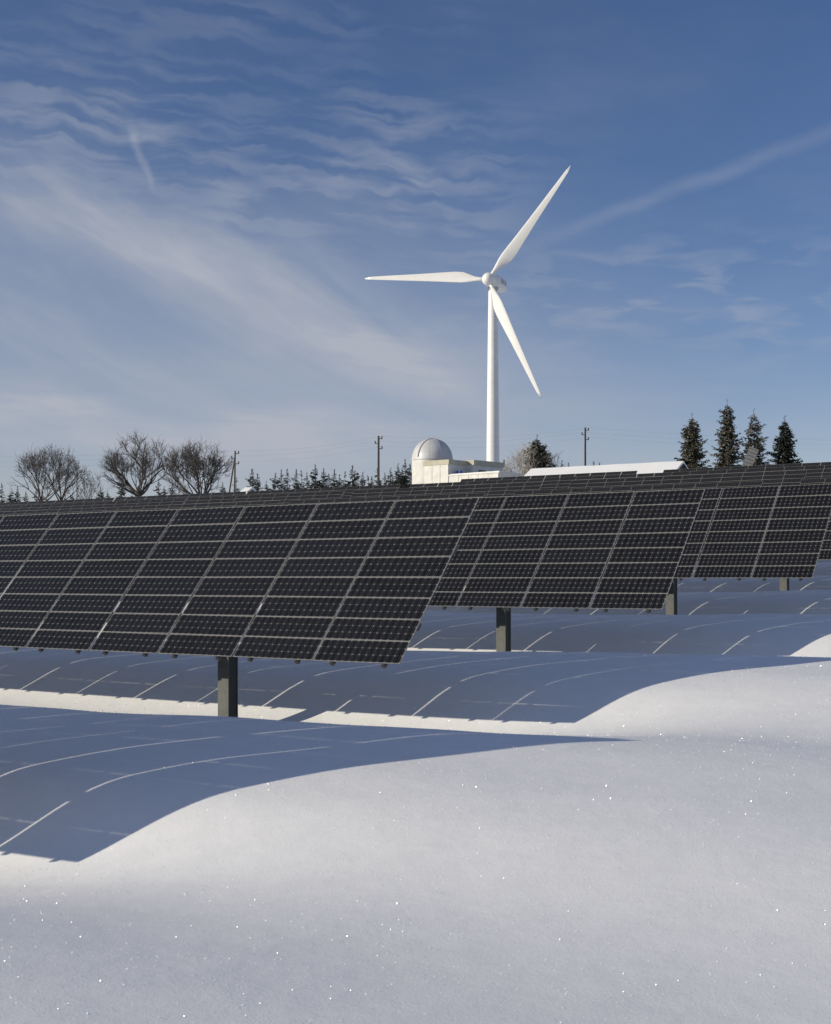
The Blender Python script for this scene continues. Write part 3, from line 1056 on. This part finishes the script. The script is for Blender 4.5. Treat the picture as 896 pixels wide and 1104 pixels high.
def bare_tree(px, Y, top_py, half_px, seed, label, mat=None, trunks=1, dens=1.0, thick=1.0, group=None, fan=1.0):
    rnd = random.Random(seed)
    mat = mat or M_TWIG
    f = at(px, Y)
    H = hz(top_py, Y) - f.z
    W = half_px / FPX * Y
    tk, cr = MB(), MB()
    t = thing('bare_tree', label, 'tree', f, 0, group)

    def limb(p, d, ln, r, depth):
        n = 3
        pts, rads = [p], [r]
        c, q = p.copy(), d.copy()
        lim = rnd.choice((.85, .95, 1.0, 1.05, 1.12))
        for i in range(n):
            q = (q + Vector((rnd.gauss(0, .14), rnd.gauss(0, .14), rnd.gauss(.05, .10)))).normalized()
            c = c + q * (ln / n)
            # keep inside a domed crown
            rel = Vector((c.x / W, c.y / W, (c.z - H * .60) / (H * (.40 if c.z > H * .60 else .34))))
            if rel.length > lim and c.z > H * .3:
                break
            pts.append(c.copy())
            rads.append(max(r * (1 - .18 * (i + 1)), .012))
        if len(pts) < 2:
            return
        cr.tube(pts, rads, 5 if depth < 2 else 3, caps=False)
        if depth >= 4:                  # fine side twigs
            for k in range(2 if trunks == 1 and dens >= .9 else 1):
                st = pts[rnd.randint(1, len(pts) - 1)]
                tv = (q + Vector((rnd.gauss(0, .7), rnd.gauss(0, .7), rnd.gauss(.15, .5)))).normalized()
                L_ = H * rnd.uniform(.04, .09)
                m_ = st + tv * L_ * .5 + Vector((0, 0, .03 * L_))
                cr.tube([st, m_, m_ + (tv + Vector((rnd.gauss(0, .2), rnd.gauss(0, .2), .25))).normalized() * L_ * .5], [.016, .013, .009], 3, caps=False)
        if depth >= 5:
            return
        kids = 3 if rnd.random() < .75 * dens else 2
        for k in range(kids):
            if k == 0:
                b, start = .25, pts[-1]
            else:
                b = rnd.uniform(.35, .80)
                start = pts[min(len(pts) - 1, rnd.randint(1, 3))]
            perp = q.orthogonal().normalized()
            perp = Matrix.Rotation(rnd.uniform(0, 6.28), 3, q) @ perp
            nd = (q * math.cos(b) + perp * math.sin(b) + Vector((0, 0, .10))).normalized()
            limb(start, nd, ln * rnd.uniform(.62, .86), r * rnd.uniform(.52, .70), depth + 1)

    th = H * .40
    for n in range(trunks):
        off = Vector(((n - (trunks - 1) / 2) * W * .32, 0, 0))
        lean = Vector(((n - (trunks - 1) / 2) * .25 + rnd.gauss(0, .04), 0, 1)).normalized()
        r0 = .026 * H * thick / (trunks ** .4)
        tops_ = off + lean * th
        tk.tube([off - lean * .8, off + lean * th * .5, tops_], [r0 * 1.25, r0, r0 * .86], 9)
        nl = 9 if trunks == 1 else 6
        for k in range(nl):
            a = 6.283 * k / nl + rnd.gauss(0, .3)
            tilt = (0.10 if k == 0 else rnd.uniform(.45, 1.25) * fan)
            d = Vector((math.cos(a) * math.sin(tilt), math.sin(a) * math.sin(tilt), math.cos(tilt)))
            limb(off + lean * th * rnd.uniform(.80, 1.0), d, H * rnd.uniform(.20, .29), r0 * rnd.uniform(.45, .62), 0)
    tk.build('trunk', M_BARK if mat is M_TWIG else mat, t, True)
    cr.build('crown', mat, t, False)
    return t


bare_tree(55, 180, 483, 41, 3, 'leftmost bare tree, twin trunked with a wide rounded crown', trunks=2, dens=.95)
bare_tree(96, 184, 505, 15, 8, 'thin young bare birch between the larger bare trees', thick=.45, dens=.45, fan=.7)
bare_tree(152, 176, 472, 39, 5, 'fan crowned bare tree, the middle and tallest of the bare trees', dens=1.0)
bare_tree(215, 174, 476, 40, 6, 'dense bare tree with spreading crown beside the braced pole', dens=1.0)
bare_tree(556, 187, 485, 16, 14, 'low frosted bare tree between the turbine tower and the dark spruce', M_HOAR, dens=1.1, thick=.8)
bare_tree(568, 183, 478, 12, 15, 'whitish frosted bush tree against the left side of the dark spruce', M_HOAR, dens=1.0, thick=.6)
bare_tree(599, 188, 485, 13, 17, 'small open bare tree right of the dark spruce behind the barn', M_TWIG, dens=.6, thick=.8)

# ------------------------------------------------------------------ utility poles and wires
M_POLE = material('pole_wood', (0.06, 0.05, 0.045), 0.85, build=weather((0.045, 0.04, 0.035), (0.085, 0.07, 0.06), 3))
M_CER = material('insulator_ceramic', (0.10, 0.08, 0.07), 0.35)


def pole(px, py, Y, label, brace=None, lean=0.0, thin=1.0):
    f = at(px, Y)
    h = hz(py, Y) - f.z
    t = thing('utility_pole', label, 'utility pole', f)
    tp = Vector((lean * h, 0, h))
    mb = MB(); mb.tube([(0, 0, -1), tp], [.17 * thin, .12 * thin], 10); mb.build('pole', M_POLE, t, True, 50)
    if brace:
        mb = MB(); mb.tube([(brace, .4, -1), tp * .93], [.15 * thin, .11 * thin], 10); mb.build('brace', M_POLE, t, True, 50)
    tips = []
    for i, (zz, sx) in enumerate(((-.35, 1), (-.95, -1), (-1.6, 1)) if thin > .5 else ()):
        c = tp + Vector((0, 0, zz))
        arm = MB(); arm.box(c + Vector((sx * .22, 0, 0)), (.5, .08, .08)); ar = arm.build('arm', M_POLE, t)
        ins = MB(); ins.lathe([(.05, 0), (.10, .04), (.06, .12), (.10, .16), (.05, .28)], 10, c + Vector((sx * .42, 0, .04)))
        ins.build('insulator', M_CER, ar, True, 40)
        tips.append(f + c + Vector((sx * .42, 0, .34)))
    return tips


P1 = pole(252.5, 486, 168, 'leaning utility pole with a slanting brace right of the bare trees', brace=-1.5, lean=.012, thin=.75)
P2 = pole(408, 470, 172, 'slim upright utility pole among the small spruces', lean=.002)
P3 = pole(631, 461, 182, 'upright utility pole standing behind the snowy barn roof')
pole(83, 511, 176, 'short thin pole beside the leftmost bare tree', thin=.4)
M_WIRE = material('wire', (0.05, 0.05, 0.05), 0.6)


def wire(a, b, sag, label, r=.0045):
    mb = MB()
    mb.tube([a.lerp(b, i / 16) - Vector((0, 0, sag * 4 * (i / 16) * (1 - i / 16))) for i in range(17)], r, 4)
    tag(mb.build('power_line', M_WIRE), label, 'wire', 'power lines between the poles')


END = [Vector((95, 190, z)) for z in (19.6, 19.0, 18.3)]
OUT = [Vector((-150, 168, z)) for z in (17, 16.4, 15.8)]
for i, nm in enumerate(('upper', 'middle', 'lower')):
    wire(OUT[i], P1[i], 1.6, f'{nm} of the thin wires left of the braced pole')
    wire(P1[i], P2[i], .5, f'{nm} of the thin wires from the braced pole to the upright pole')
    wire(P2[i], P3[i], .7, f'{nm} of the thin wires passing behind the observatory dome')
    wire(P3[i], END[i], 1.2, f'{nm} of the thin wires running right from the pole behind the barn')
